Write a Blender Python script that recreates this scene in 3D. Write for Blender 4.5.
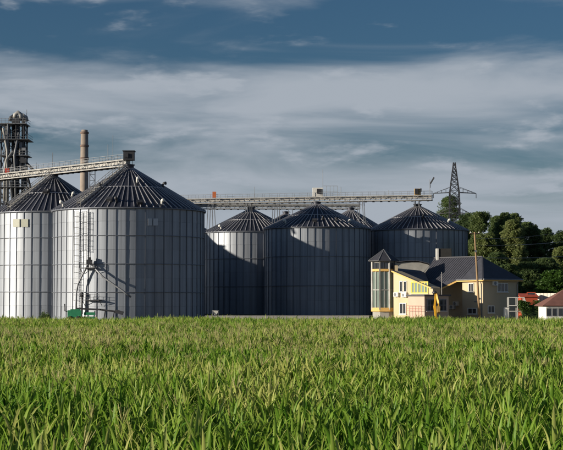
import bpy, math, random
import numpy as np
from mathutils import Vector, Matrix
R_ = math.radians
sc = bpy.context.scene
for o in list(bpy.data.objects): bpy.data.objects.remove(o)
COL = sc.collection

# ------------------------------------------------------------------ camera
F = 1500.0; CX = 281.5; CY = 225.0; HZ = 297.0; CH = 4.2      # photo pixels, metres
PITCH = math.atan((HZ - CY) / F)
cam = bpy.data.cameras.new('camera'); camo = bpy.data.objects.new('camera', cam); COL.objects.link(camo)
cam.sensor_width = 36; cam.sensor_fit = 'HORIZONTAL'; cam.lens = F / 563 * 36
cam.clip_start = 0.5; cam.clip_end = 6000
camo.location = (0, 0, CH); camo.rotation_euler = (math.pi / 2 + PITCH, 0, 0)
sc.camera = camo

def ray(px, py):
    u = (px - CX) / F; v = (CY - py) / F
    return Vector((u, math.cos(PITCH) - v * math.sin(PITCH), math.sin(PITCH) + v * math.cos(PITCH)))
def P(px, py, Y):                                   # the point of a pixel's ray at ground distance Y
    d = ray(px, py); return Vector((0, 0, CH)) + d * (Y / d.y)
def GX(px, Y): return P(px, HZ, Y).x
def on_plane(px, py, pt, n):
    d = ray(px, py); o = Vector((0, 0, CH)); return o + d * ((pt - o).dot(n) / d.dot(n))

# ------------------------------------------------------------------ world, sun, exposure
SUN_EL = R_(11.5); SUN_A = R_(17)                     # low sun from the left, a little behind the camera
sdir = Vector((-math.cos(SUN_A) * math.cos(SUN_EL), -math.sin(SUN_A) * math.cos(SUN_EL), math.sin(SUN_EL)))
W = bpy.data.worlds.new('World'); sc.world = W; W.use_nodes = True
nt = W.node_tree; N = nt.nodes; L = nt.links; N.clear()
def nd(t, **k):
    n = N.new(t)
    for a, b in k.items(): setattr(n, a, b)
    return n
out = nd('ShaderNodeOutputWorld'); bg = nd('ShaderNodeBackground'); bg.inputs['Strength'].default_value = 0.05
sky = nd('ShaderNodeTexSky', sky_type='NISHITA', sun_disc=False, sun_elevation=SUN_EL,
         sun_rotation=math.atan2(sdir.x, sdir.y), altitude=0, air_density=1.0, dust_density=0.6, ozone_density=3.0)
tc = nd('ShaderNodeTexCoord'); mp = nd('ShaderNodeMapping'); mp.inputs['Scale'].default_value = (6, 6, 32)
mp.inputs['Location'].default_value = (3.1, 0.4, 1.7)
nz = nd('ShaderNodeTexNoise'); nz.inputs['Scale'].default_value = 1.0; nz.inputs['Detail'].default_value = 6; nz.inputs['Roughness'].default_value = 0.52
nz.inputs['Distortion'].default_value = 0.5
L.new(tc.outputs['Generated'], mp.inputs['Vector']); L.new(mp.outputs['Vector'], nz.inputs['Vector'])
sx = nd('ShaderNodeSeparateXYZ'); L.new(tc.outputs['Generated'], sx.inputs['Vector'])
cov = nd('ShaderNodeValToRGB')                      # cloud layers by height above the horizon
cr = cov.color_ramp
while len(cr.elements) > 1: cr.elements.remove(cr.elements[-1])
COVER = [(0.0, 1.05), (.05, 1.0), (.075, .86), (.093, .62), (.105, .66), (.116, .88), (.138, .88), (.149, .70), (.160, .46), (.172, .32), (.188, .30), (.2, .46), (.23, .30), (.3, .36), (.5, .30), (1, .30)]
cr.elements[0].position = COVER[0][0]; cr.elements[0].color = (COVER[0][1],) * 3 + (1,)
for p_, v_ in COVER[1:]:
    e = cr.elements.new(p_); e.color = (v_, v_, v_, 1)
cr.interpolation = 'EASE'
L.new(sx.outputs['Z'], cov.inputs['Fac'])
add = nd('ShaderNodeMath', operation='ADD'); amp = nd('ShaderNodeMath', operation='MULTIPLY_ADD'); amp.inputs[1].default_value = 1.7; amp.inputs[2].default_value = -.35; L.new(nz.outputs['Fac'], amp.inputs[0]); L.new(amp.outputs[0], add.inputs[0]); L.new(cov.outputs['Color'], add.inputs[1])
mr = nd('ShaderNodeMapRange', interpolation_type='SMOOTHSTEP'); mr.inputs['From Min'].default_value = 0.80; mr.inputs['From Max'].default_value = 1.62
mr.inputs['To Max'].default_value = 1.0
nz2 = nd('ShaderNodeTexNoise'); nz2.inputs['Scale'].default_value = 1.0; nz2.inputs['Detail'].default_value = 5; nz2.inputs['Roughness'].default_value = .55; nz2.inputs['Distortion'].default_value = .15
mp2 = nd('ShaderNodeMapping'); mp2.inputs['Scale'].default_value = (17, 17, 60); mp2.inputs['Rotation'].default_value = (0, R_(6), 0); L.new(tc.outputs['Generated'], mp2.inputs['Vector']); L.new(mp2.outputs['Vector'], nz2.inputs['Vector'])
wi = nd('ShaderNodeMapRange', interpolation_type='SMOOTHSTEP'); wi.inputs['From Min'].default_value = .54; wi.inputs['From Max'].default_value = .80; wi.inputs['To Max'].default_value = .50
L.new(nz2.outputs['Fac'], wi.inputs['Value'])
ad2 = nd('ShaderNodeMath', operation='ADD'); L.new(add.outputs[0], ad2.inputs[0]); L.new(wi.outputs['Result'], ad2.inputs[1])
L.new(ad2.outputs[0], mr.inputs['Value'])
tint = nd('ShaderNodeMix', data_type='RGBA', blend_type='MULTIPLY'); tint.inputs['Factor'].default_value = 1
L.new(sky.outputs['Color'], tint.inputs['A']); tint.inputs['B'].default_value = (.52, .71, .86, 1)
mx = nd('ShaderNodeMix', data_type='RGBA'); L.new(mr.outputs['Result'], mx.inputs['Factor'])
L.new(tint.outputs['Result'], mx.inputs['A']); mx.inputs['B'].default_value = (5.5, 6.15, 7.0, 1)
L.new(mx.outputs['Result'], bg.inputs['Color']); L.new(bg.outputs[0], out.inputs['Surface'])
sl = bpy.data.lights.new('sun', 'SUN'); sl.energy = 5.0; sl.angle = R_(0.55); sl.color = (1.0, .89, .72)
so = bpy.data.objects.new('sun', sl); COL.objects.link(so); so.rotation_euler = sdir.to_track_quat('Z', 'Y').to_euler()
sc.render.engine = 'CYCLES'
vs = sc.view_settings; vs.view_transform = 'Standard'; vs.look = 'None'; vs.exposure = 0.45; vs.gamma = 1; vs.use_curve_mapping = False

# ------------------------------------------------------------------ materials
def mat(name, col, rough=.6, metal=0.0, var=.25, scale=(3, 3, 3), objvar=0.0, bump=0.0, spec=.4, col2=None, world=False):
    m = bpy.data.materials.new(name); m.use_nodes = True
    t = m.node_tree; n = t.nodes; l = t.links; b = n['Principled BSDF']
    b.inputs['Roughness'].default_value = rough; b.inputs['Metallic'].default_value = metal; b.inputs['Specular IOR Level'].default_value = spec
    tcn = n.new('ShaderNodeTexCoord'); mpn = n.new('ShaderNodeMapping'); mpn.inputs['Scale'].default_value = scale
    if world:
        g = n.new('ShaderNodeNewGeometry'); l.new(g.outputs['Position'], mpn.inputs['Vector'])
    else: l.new(tcn.outputs['Object'], mpn.inputs['Vector'])
    nn = n.new('ShaderNodeTexNoise'); nn.inputs['Scale'].default_value = 1; nn.inputs['Detail'].default_value = 5; nn.inputs['Roughness'].default_value = .6
    oi = n.new('ShaderNodeObjectInfo')
    l.new(mpn.outputs['Vector'], nn.inputs['Vector'])
    r = n.new('ShaderNodeMapRange'); r.inputs['From Min'].default_value = .25; r.inputs['From Max'].default_value = .75
    l.new(nn.outputs['Fac'], r.inputs['Value'])
    c2 = col2 or tuple(c * (1 - var) for c in col)
    mi = n.new('ShaderNodeMix'); mi.data_type = 'RGBA'; mi.inputs['A'].default_value = (*c2, 1)
    mi.inputs['B'].default_value = (*(col if col2 else tuple(min(1, c * (1 + var)) for c in col)), 1)
    l.new(r.outputs['Result'], mi.inputs['Factor'])
    src = mi.outputs['Result']
    if objvar:
        h = n.new('ShaderNodeHueSaturation'); r2 = n.new('ShaderNodeMapRange'); r2.inputs['To Min'].default_value = 1 - objvar; r2.inputs['To Max'].default_value = 1 + objvar
        l.new(oi.outputs['Random'], r2.inputs['Value']); l.new(r2.outputs['Result'], h.inputs['Value']); l.new(src, h.inputs['Color']); src = h.outputs['Color']
    l.new(src, b.inputs['Base Color'])
    if bump:
        bn = n.new('ShaderNodeBump'); bn.inputs['Strength'].default_value = bump; bn.inputs['Distance'].default_value = .05
        l.new(nn.outputs['Fac'], bn.inputs['Height']); l.new(bn.outputs['Normal'], b.inputs['Normal'])
    return m
M = {}
M['steel'] = mat('galvanised_sheet', (.27, .295, .34), .50, .35, .26, (2.2, 2.2, .05), .07, .15, world=True)
M['steel_dark'] = mat('galvanised_stiffener', (.17, .185, .22), .45, .5, .25, (1, 1, .3), .12)
M['roof'] = mat('dark_roof_sheet', (.036, .04, .058), .5, .3, .35, (.8, .8, .8), .16, world=True)  # dark blue-grey base with random blotches
M['rib'] = mat('roof_rib_steel', (.42, .42, .45), .45, .3, .25, (.6, .6, .6), .15, world=True)
M['pale'] = mat('pale_painted_steel', (.33, .325, .315), .55, .1, .3, (.7, .7, .7), .1)
M['dark'] = mat('dark_steel', (.05, .052, .06), .55, .3, .4, (.8, .8, .8), .15)
M['grey'] = mat('grey_steel', (.20, .21, .23), .55, .25, .35, (.8, .8, .8), .15)
M['white'] = mat('white_paint', (.75, .74, .70), .5, 0, .1, (2, 2, 2))
M['orange'] = mat('orange_paint', (.55, .16, .06), .5, 0, .2)
M['yellow'] = mat('yellow_paint', (.72, .40, .03), .45, 0, .15, (2, 2, 2))
M['ochre'] = mat('ochre_paint', (.40, .26, .08), .5, 0, .2)
M['green'] = mat('green_paint', (.03, .22, .11), .45, 0, .25, (2, 2, 2))
M['cream'] = mat('cream_render', (.55, .45, .30), .85, 0, .11, (.5, .5, .2), 0, .15)
M['blush'] = mat('blush_render', (.52, .41, .33), .85, 0, .07, (.9, .9, .5), 0, .15)
M['trim'] = mat('ochre_trim', (.68, .43, .14), .7, 0, .1)
M['slate'] = mat('slate_roof', (.05, .052, .066), .6, 0, .22, (1.6, 1.6, 1.6), .12, .2)
M['bark'] = mat('bark', (.085, .065, .05), .9, 0, .4, (2, 2, .6), 0, .5)
M['wood'] = mat('weathered_pole_wood', (.30, .20, .11), .85, 0, .3, (6, 6, .5), 0, .3)
M['brick'] = mat('chimney_masonry', (.27, .225, .19), .85, 0, .2, (.8, .8, .5), .1, .2)
M['brickd'] = mat('chimney_band', (.17, .12, .10), .85, 0, .2)
M['redroof'] = mat('red_painted_metal', (.45, .085, .04), .6, 0, .2, (1, 1, 1), .1)
M['brownroof'] = mat('brown_roof', (.21, .10, .08), .7, 0, .2, (1.5, 1.5, 1.5), .12, .2)
M['concrete'] = mat('concrete', (.36, .35, .33), .85, 0, .2, (1, 1, 1), .05, .2)
M['rubber'] = mat('rubber', (.02, .02, .02), .8)
M['red'] = mat('red_paint', (.5, .07, .05), .5)
M['lemon'] = mat('lemon_frame', (.66, .52, .08), .55, 0, .12)
M['wire'] = mat('wire', (.35, .34, .33), .5, .3)
M['ground'] = mat('dry_grass_and_soil', (.10, .10, .045), .95, 0, .2, (.12, .12, .12), 0, .3, col2=(.14, .11, .07), world=True)
M['soil'] = mat('field_soil', (.05, .038, .025), .95, 0, .35, (.8, .8, .8), 0, .4)
def glass(name, col, rough=.08):
    m = mat(name, col, rough, 0, .25, (.5, .5, .25), .25, spec=.7); return m
M['glass'] = glass('window_glass', (.035, .04, .05))
M['glassg'] = glass('green_glass_pale_reflection', (.20, .26, .23), .15)  # green tint, lightened so that pale reflections sit in the colour

def leafmat(name, cols, transl=.4, rough=.5, bigscale=.04, spec=.35):
    """cols: dark, mid, light; driven by per-leaf tint, per-object random and a large scale drift"""
    m = bpy.data.materials.new(name); m.use_nodes = True
    t = m.node_tree; n = t.nodes; l = t.links; b = n['Principled BSDF']; o = n['Material Output']
    a = n.new('ShaderNodeAttribute'); a.attribute_name = 'tint'
    oi = n.new('ShaderNodeObjectInfo'); g = n.new('ShaderNodeNewGeometry')
    nn = n.new('ShaderNodeTexNoise'); nn.inputs['Scale'].default_value = bigscale; nn.inputs['Detail'].default_value = 3
    l.new(g.outputs['Position'], nn.inputs['Vector'])
    def mad(x, k, y):
        q = n.new('ShaderNodeMath'); q.operation = 'MULTIPLY_ADD'; l.new(x, q.inputs[0]); q.inputs[1].default_value = k
        if isinstance(y, float): q.inputs[2].default_value = y
        else: l.new(y, q.inputs[2])
        return q.outputs[0]
    s = mad(nn.outputs['Fac'], 1.4, -.70); s = mad(oi.outputs['Random'], .35, s); s = mad(a.outputs['Fac'], .62, s)
    r = n.new('ShaderNodeValToRGB'); e = r.color_ramp.elements
    e[0].position = 0.02; e[0].color = (*cols[0], 1); e[1].position = .98; e[1].color = (*cols[-1], 1)
    for i, c in enumerate(cols[1:-1]):
        q = e.new((i + 1) / (len(cols) - 1)); q.color = (*c, 1)
    l.new(s, r.inputs['Fac']); l.new(r.outputs['Color'], b.inputs['Base Color'])
    b.inputs['Roughness'].default_value = rough; b.inputs['Specular IOR Level'].default_value = spec
    tr = n.new('ShaderNodeBsdfTranslucent'); l.new(r.outputs['Color'], tr.inputs['Color'])
    ms = n.new('ShaderNodeMixShader'); ms.inputs[0].default_value = transl
    l.new(b.outputs[0], ms.inputs[1]); l.new(tr.outputs[0], ms.inputs[2]); l.new(ms.outputs[0], o.inputs['Surface'])
    return m
M['corn'] = leafmat('corn_leaf', [(.03, .10, .008), (.10, .23, .018), (.24, .38, .045), (.48, .50, .15)], .45, .5, .14, .3)
M['tassel'] = leafmat('corn_tassel', [(.34, .33, .13), (.44, .42, .18), (.5, .47, .24)], .3, .7)
M['leaf_dark'] = leafmat('dark_foliage', [(.055, .095, .045), (.105, .16, .06), (.16, .22, .08)], .6, .55)
M['leaf_mid'] = leafmat('mid_foliage', [(.08, .13, .05), (.15, .21, .075), (.23, .28, .11)], .6, .55)
M['leaf_light'] = leafmat('light_foliage', [(.10, .145, .05), (.19, .24, .08), (.30, .33, .14)], .6, .55)
M['leaf_fresh'] = leafmat('fresh_foliage', [(.03, .07, .012), (.06, .13, .02), (.10, .18, .03)], .35, .5)

# ------------------------------------------------------------------ mesh helpers
class MB:
    def __init__(s): s.v = []; s.f = []
    def add(s, vs_, fs_):
        k = len(s.v); s.v += [tuple(v) for v in vs_]; s.f += [tuple(i + k for i in f) for f in fs_]; return s
    def box(s, c, d, ax=None):                       # centre, full sizes, optional 3 axes
        c = Vector(c); ax = ax or (Vector((1, 0, 0)), Vector((0, 1, 0)), Vector((0, 0, 1)))
        vs_ = [c + ax[0] * (d[0] / 2 * i) + ax[1] * (d[1] / 2 * j) + ax[2] * (d[2] / 2 * k) for i in (-1, 1) for j in (-1, 1) for k in (-1, 1)]
        return s.add(vs_, [(0, 1, 3, 2), (4, 6, 7, 5), (0, 4, 5, 1), (2, 3, 7, 6), (0, 2, 6, 4), (1, 5, 7, 3)])
    def bar(s, a, b, w, h=None, up=(0, 0, 1)):       # rectangular bar from a to b
        a = Vector(a); b = Vector(b); d = b - a; ln = d.length; d.normalize(); u = Vector(up)
        if abs(d.dot(u)) > .98: u = Vector((0, 1, 0))
        x = d.cross(u).normalized(); y = x.cross(d)
        return s.box((a + b) / 2, (w, ln, h or w), (x, d, y))
    def tube(s, pts, r, n=8, cap=True):
        pts = [Vector(p) for p in pts]; rs = r if isinstance(r, (list, tuple)) else [r] * len(pts)
        vs_ = []; prev = None
        for i, p in enumerate(pts):
            d = (pts[min(i + 1, len(pts) - 1)] - pts[max(i - 1, 0)]).normalized()
            u = Vector((0, 0, 1)) if abs(d.z) < .95 else Vector((0, 1, 0))
            if prev is not None: u = prev
            x = d.cross(u).normalized(); y = x.cross(d).normalized(); prev = y
            for k in range(n):
                a = 2 * math.pi * k / n; vs_.append(p + (x * math.cos(a) + y * math.sin(a)) * rs[i])
        fs_ = [(i * n + k, i * n + (k + 1) % n, (i + 1) * n + (k + 1) % n, (i + 1) * n + k) for i in range(len(pts) - 1) for k in range(n)]
        if cap: fs_ += [tuple(range(n))[::-1], tuple((len(pts) - 1) * n + k for k in range(n))]
        return s.add(vs_, fs_)
    def lathe(s, prof, n=24, c=(0, 0, 0), a0=0.0):   # profile of (r, z); r = 0 gives a tip
        vs_ = []; c = Vector(c)
        for r, z in prof:
            for k in range(n):
                a = a0 + 2 * math.pi * k / n; vs_.append(c + Vector((r * math.cos(a), r * math.sin(a), z)))
        m = len(prof)
        fs_ = [(i * n + k, i * n + (k + 1) % n, (i + 1) * n + (k + 1) % n, (i + 1) * n + k) for i in range(m - 1) for k in range(n)]
        fs_ += [tuple(range(n))[::-1], tuple((m - 1) * n + k for k in range(n))]
        return s.add(vs_, fs_)
    def slab(s, pts, th):                            # polygon thickened along its normal (downwards)
        pts = [Vector(p) for p in pts]; nrm = Vector((0, 0, 0))
        for i in range(len(pts)): nrm += pts[i].cross(pts[(i + 1) % len(pts)])
        nrm.normalize()
        if nrm.z < 0: pts = pts[::-1]; nrm = -nrm
        n = len(pts); lo = [p - nrm * th for p in pts]
        return s.add(pts + lo, [tuple(range(n)), tuple(range(n, 2 * n))[::-1]] + [(i, i + n, (i + 1) % n + n, (i + 1) % n) for i in range(n)])
    def mesh(s, name, m, smooth=False):
        me = bpy.data.meshes.new(name); me.from_pydata(s.v, [], s.f); me.materials.append(m if not isinstance(m, str) else M[m])
        if smooth: me.polygons.foreach_set('use_smooth', [True] * len(me.polygons))
        me.update(); return me
    def build(s, name, m, parent=None, smooth=False): return link(name, s.mesh(name, m, smooth), parent)
def link(name, me, parent=None, loc=None, rz=None):
    o = bpy.data.objects.new(name, me); COL.objects.link(o)
    if parent is not None: o.parent = parent
    if loc is not None: o.location = loc
    if rz is not None: o.rotation_euler = (0, 0, rz)
    return o
def tag(o, label, cat, group=None):
    o['label'] = label; o['category'] = cat
    if group: o['group'] = group
    return o
def thing(name, loc, label, cat, group=None, rz=0):
    o = link(name, None, None, loc, rz); o.empty_display_size = .3; return tag(o, label, cat, group)
def V(*a): return Vector(a)
rnd = random.Random(7)

# ------------------------------------------------------------------ ground
g = MB().add([(-3000, -200, 0), (3000, -200, 0), (3000, 4000, 0), (-3000, 4000, 0)], [(0, 1, 2, 3)]).build('ground', 'ground'); g['kind'] = 'structure'
FIELD_END = 150.0
g = MB().add([(-90, 8, .004), (90, 8, .004), (90, FIELD_END + 1, .004), (-90, FIELD_END + 1, .004)], [(0, 1, 2, 3)]).build('field_soil', 'soil'); g['kind'] = 'structure'

# ------------------------------------------------------------------ silos
class Silo: pass
def silo(px, Y, dia, eave, apex, nst, nrib, tiers, label, front=True, group='grain silos', xoff=None):
    s = Silo(); x = GX(px, Y) if xoff is None else xoff
    s.c = V(x, Y, 0); s.R = dia / 2; s.eave = eave; s.apex = apex; Rr = s.R
    root = s.root = thing('grain_silo', s.c, label, 'silo', group)
    phi = math.atan2(-Y, -x); s.phi = phi; ar = R_(112)
    MB().lathe([(Rr - .05, 0), (Rr - .05, eave)], 72).build('inner_wall', 'steel_dark', root, True)
    zs = [i * eave / tiers for i in range(tiers + 1)]
    da = 2 * math.pi / nst
    if front:
        h = zs[1]; g_ = .012; m = MB(); q = 4; aa = da / 2 - .03 / Rr
        vs_ = []
        for i in range(q + 1):
            a = -aa + 2 * aa * i / q
            for r, z in ((Rr - .03, g_), (Rr + .018, g_), (Rr, h - g_), (Rr - .03, h - g_)): vs_.append((r * math.cos(a), r * math.sin(a), z))
        fs_ = [(i * 4 + k, i * 4 + 4 + k, i * 4 + 4 + (k + 1) % 4, i * 4 + (k + 1) % 4) for i in range(q) for k in range(4)] + [(0, 1, 2, 3), (q * 4 + 3, q * 4 + 2, q * 4 + 1, q * 4)]
        m.add(vs_, fs_); pm = m.mesh('wall_sheet', 'steel')
        sm = MB().box((Rr + .07, 0, eave / 2), (.14, .13, eave)).mesh('stiffener', 'steel_dark')
        for k in range(nst):
            a = da * k; d = (a - phi + math.pi) % (2 * math.pi) - math.pi
            if abs(d) > ar: continue
            link('stiffener', sm, root, None, a)
            for z in zs[:-1]: link('wall_sheet', pm, root, (0, 0, z), a + da / 2)
        for i, z in enumerate(zs[1:-1]):
            if i % 2 == 1 or tiers < 6:
                MB().lathe([(Rr + .10, z - .05), (Rr + .19, z - .05), (Rr + .19, z + .05), (Rr + .10, z + .05)], 72).build('wind_ring', 'steel_dark', root, True)
    # roof
    RO = Rr + .35; ze = eave - .05; rise = apex - eave; sl_ = rise / Rr; rt = .9
    MB().lathe([(RO, ze - .02), (rt, apex - sl_ * rt), (rt, apex + .1), (rt * 1.2, apex + .1), (rt * 1.2, apex + .25), (.05, apex + .4)], 72).build('roof_deck', 'roof', root)
    MB().lathe([(RO - .3, ze - .22), (RO + .05, ze - .22), (RO + .05, ze + .02), (RO - .3, ze + .02)], 72).build('eave_ring', 'steel_dark', root, True)
    db = 2 * math.pi / nrib
    def zc(r): return ze + (RO - r) * (apex - sl_ * rt - ze) / (RO - rt)
    aw = db / 2; r0, r1, r2 = RO + .05, RO * .52, rt + .1
    def wedge(ra, rb, up):
        vs_ = [(r * math.cos(a), r * math.sin(a), zc(r) + up + d) for r in (ra, rb) for a in (-aw, aw) for d in (0, .03)]
        return MB().add(vs_, [(0, 2, 3, 1), (4, 5, 7, 6), (0, 1, 5, 4), (2, 6, 7, 3), (1, 3, 7, 5), (0, 4, 6, 2)])
    lowm = wedge(r0, r1, .035).mesh('roof_panel', 'roof'); upm = wedge(r1 + .12, r2, .075).mesh('roof_panel', 'roof')
    def ribm(ra, rb, w, h): return MB().bar((ra, 0, zc(ra) + .08), (rb, 0, zc(rb) + .08), w, h).mesh('roof_rib', 'rib')
    long_, short_ = ribm(r0 + .02, r2, .115, .24), ribm(r0 + .02, r1, .115, .24)
    for k in range(nrib):
        a = db * k; d = (a - phi + math.pi) % (2 * math.pi) - math.pi
        if abs(d) > ar: continue
        link('roof_panel', lowm, root, None, a + db / 2); link('roof_panel', upm, root, None, a + db / 2)
        link('roof_rib', long_ if k % 2 == 0 else short_, root, None, a)
    MB().lathe([(r1 + .1, zc(r1) + .02), (r1 + .1, zc(r1) + .13), (r1 - .1, zc(r1 - .1) + .13), (r1 - .1, zc(r1) + .02)], 72).build('roof_ring', 'rib', root)
    s.zc = zc; s.RO = RO
    return s
def vent(s, dphi, frac, white=True):                  # hooded vent on the roof; dphi seen from the camera direction, right is positive
    a = s.phi + R_(dphi); r = s.RO * frac; z = s.zc(r); o = V(math.cos(a), math.sin(a), 0); p = o * r + V(0, 0, z)
    t = V(-o.y, o.x, 0)
    m = MB().tube([p - V(0, 0, .1), p + V(0, 0, .55), p + V(0, 0, .8) + o * .2, p + V(0, 0, .8) + o * .65], [.2, .2, .24, .32], 10)
    m.build('roof_vent', 'white' if white else 'dark', s.root, True)
def hatch(s, dphi, frac):
    a = s.phi + R_(dphi); r = s.RO * frac; o = V(math.cos(a), math.sin(a), 0); t = V(-o.y, o.x, 0); sl_ = math.atan((s.apex - s.eave) / s.R)
    d = (-o * math.cos(sl_) + V(0, 0, math.sin(sl_))); n = d.cross(t)
    if n.z < 0: n = -n
    p = o * r + V(0, 0, s.zc(r)) + n * .3
    MB().box(p, (.9, .9, .5), (t, d, n)).box(p + n * .3, (1.05, 1.05, .08), (t, d, n)).build('roof_hatch', 'dark', s.root)
def on_cyl(px, py, s, off=0.0):
    d = ray(px, py); o = V(0, 0, CH) - s.c; r = s.R + off
    a = d.x ** 2 + d.y ** 2; b = 2 * (o.x * d.x + o.y * d.y); c = o.x ** 2 + o.y ** 2 - r * r
    D = b * b - 4 * a * c
    t = (-b - math.sqrt(max(D, 0))) / (2 * a); return o + d * t
EV, AP, AQ = 20.4, 28.7, 26.6
S0 = silo(-24, 352, 24, EV, AP, 46, 64, 5, 'silo mostly cut off by the left edge, only a roof corner showing')
S1 = silo(53, 300, 24, 20.8, AP, 46, 64, 8, 'sunlit pale steel silo at the left edge, with two yellowish plates under its eave')
S2 = silo(128.5, 280, 28, 20.2, AP, 50, 76, 8, 'widest steel silo, half in sun, with a roof stairway, caged ladder and spouts')
S3 = silo(251, 379, 24, EV, AQ, 44, 64, 6, 'shaded silo with only its upper left wall sunlit, just right of the widest silo')
S4 = silo(317, 357, 25, EV, AQ, 46, 64, 6, 'dark shaded silo in the middle, under the white box on the long gallery')
S5 = silo(418, 366, 24, EV, AQ, 44, 64, 6, 'dark silo directly behind the yellow house, rightmost of all silos')
B1 = silo(172, 402, 24, EV, 27.8, 44, 60, 5, 'silo almost hidden behind the widest silo, a sliver of roof showing right of it', front=False)
B2 = silo(286, 419, 24, EV, 27.8, 44, 60, 5, 'silo whose small dark roof tip shows in the gap between two shaded front silos', front=False)
B3 = silo(351, 401, 24, EV, 27.8, 44, 60, 5, 'silo whose ribbed roof shows behind the gap left of the rightmost silo', front=False)
C1 = silo(0, 342, 28, EV, 29.0, 44, 60, 5, 'unseen silo added behind the widest silo to shade the row right of it', front=False, xoff=-33)  # added out of view, sized and placed to shade the middle silo
C2 = silo(0, 364, 24, EV, 27.8, 44, 60, 5, 'unseen silo added behind the two sunlit silos to cast shade rightward', front=False, xoff=-54)  # added out of view to throw a shadow on the silo right of the widest
for s, lst in ((S1, [(28, .62, 1), (-8, .55, 0), (-52, .9, 0), (20, .93, 0)]), (S2, [(26, .93, 1), (14, .42, 1), (-40, .55, 0), (-10, .9, 0), (60, .5, 0), (-62, .94, 1)]),
               (S3, [(-42, .9, 1), (32, .9, 1)]), (S4, [(-42, .85, 1), (42, .86, 1), (8, .75, 0), (25, .8, 0)]), (S5, [(52, .75, 1), (10, .6, 0)]),
               (S0, [(60, .8, 1)]), (B3, [(35, .85, 1)])):
    for a, f_, w in lst: vent(s, a, f_, w)
hatch(S1, -14, .52); hatch(S2, -16, .86); hatch(S4, -3, .8); hatch(S2, 8, .93)
# plates on the walls
def plate(s, px0, px1, py0, py1, m_, name='sign_plate'):
    a = [on_cyl(px, py, s, .2) for px, py in ((px0, py1), (px1, py1), (px1, py0), (px0, py0))]
    n = (a[1] - a[0]).cross(a[3] - a[0]).normalized()
    MB().add(a + [p - n * .06 for p in a], [(0, 1, 2, 3), (7, 6, 5, 4), (0, 4, 5, 1), (1, 5, 6, 2), (2, 6, 7, 3), (3, 7, 4, 0)]).build(name, m_, s.root)
M['plateY'] = mat('pale_yellow_plate', (.34, .35, .29), .5, 0, .08)
M['plateG'] = mat('pale_grey_plate', (.42, .45, .50), .4, .2, .08)
plate(S1, 13, 19.5, 219, 227, 'plateY'); plate(S1, 21, 28, 219, 227, 'plateY')
plate(S2, 148, 152.3, 218.5, 225.5, 'plateG'); plate(S2, 153.2, 158, 218.5, 225.5, 'plateG')
# caged ladder on the widest silo
def ladder(s, px, py0, py1):
    a = on_cyl(px, py0, s, .45); b = V(a.x, a.y, on_cyl(px, py1, s, .45).z)
    o = V(a.x, a.y, 0).normalized(); t = V(-o.y, o.x, 0)
    m = MB()
    for k in (-1, 1): m.bar(a + t * .27 * k, b + t * .27 * k, .06)
    z = b.z
    while z < a.z:
        m.bar(V(a.x, a.y, z) - t * .27, V(a.x, a.y, z) + t * .27, .04); z += .32
    m.build('ladder', 'grey', s.root)
    c = MB(); z = max(b.z + 2.4, 2.5)
    pts0 = [o * (.05 + .7 * math.sin(q)) + t * (-.4 * math.cos(q)) for q in [math.pi * i / 6 for i in range(7)]]
    while z < a.z:
        c.tube([V(a.x, a.y, z) + p for p in pts0], .03, 4); z += 1.0
    for i in (1, 3, 5): c.bar(V(a.x, a.y, max(b.z + 2.4, 2.5)) + pts0[i], V(a.x, a.y, a.z) + pts0[i], .05)
    c.build('ladder_cage', 'grey', s.root)
ladder(S2, 77.5, 211, 314); ladder(S2, 85.5, 211, 264)
# spouts and platforms on the widest silo
def platform(s, px0, px1, py, dep=1.2, rail=1.0):
    a = on_cyl(px0, py, s, .2); b = on_cyl(px1, py, s, .2); b.z = a.z
    mid = (a + b) / 2; o = V(mid.x, mid.y, 0).normalized(); t = (b - a).normalized(); w = (b - a).length
    m = MB().box(mid + o * dep / 2, (w, dep, .12), (t, o, V(0, 0, 1)))
    for e in (a, b): m.bar(e + o * dep * .95, e - V(0, 0, 1.0), .08)
    if rail:
        for i in range(5):
            q = a.lerp(b, i / 4) + o * dep * .97; m.bar(q, q + V(0, 0, rail), .05)
        for h_ in (rail * .5, rail): m.bar(a + o * dep * .97 + V(0, 0, h_), b + o * dep * .97 + V(0, 0, h_), .05)
    m.build('platform', 'dark', s.root)
platform(S2, 83, 97, 268); platform(S2, 85, 102, 300)
q = on_cyl(89.5, 262, S2, 1.0)
MB().box(q, (.9, .9, .8)).box(q + V(0, 0, .6), (.5, .5, .5)).build('spout_hopper', 'dark', S2.root)
MB().tube([on_cyl(89, 263, S2, .9), on_cyl(83, 274, S2, 1.0), on_cyl(78, 284, S2, 1.2), on_cyl(76.5, 292, S2, 1.3), on_cyl(76, 313, S2, 1.3)], .16, 10).build('spout', 'grey', S2.root, True)
MB().tube([on_cyl(90, 263, S2, .9), on_cyl(103, 277, S2, 1.2), on_cyl(123, 291, S2, 1.6), on_cyl(131, 297, S2, 1.8)], .16, 10).build('spout', 'grey', S2.root, True)
MB().tube([on_cyl(82, 292, S2, .7), on_cyl(82, 314, S2, .7)], .16, 8).lathe([(.3, 0), (.3, .7), (.1, .9)], 10, on_cyl(82, 297, S2, .7)).build('leg_casing', 'dark', S2.root, True)
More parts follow.
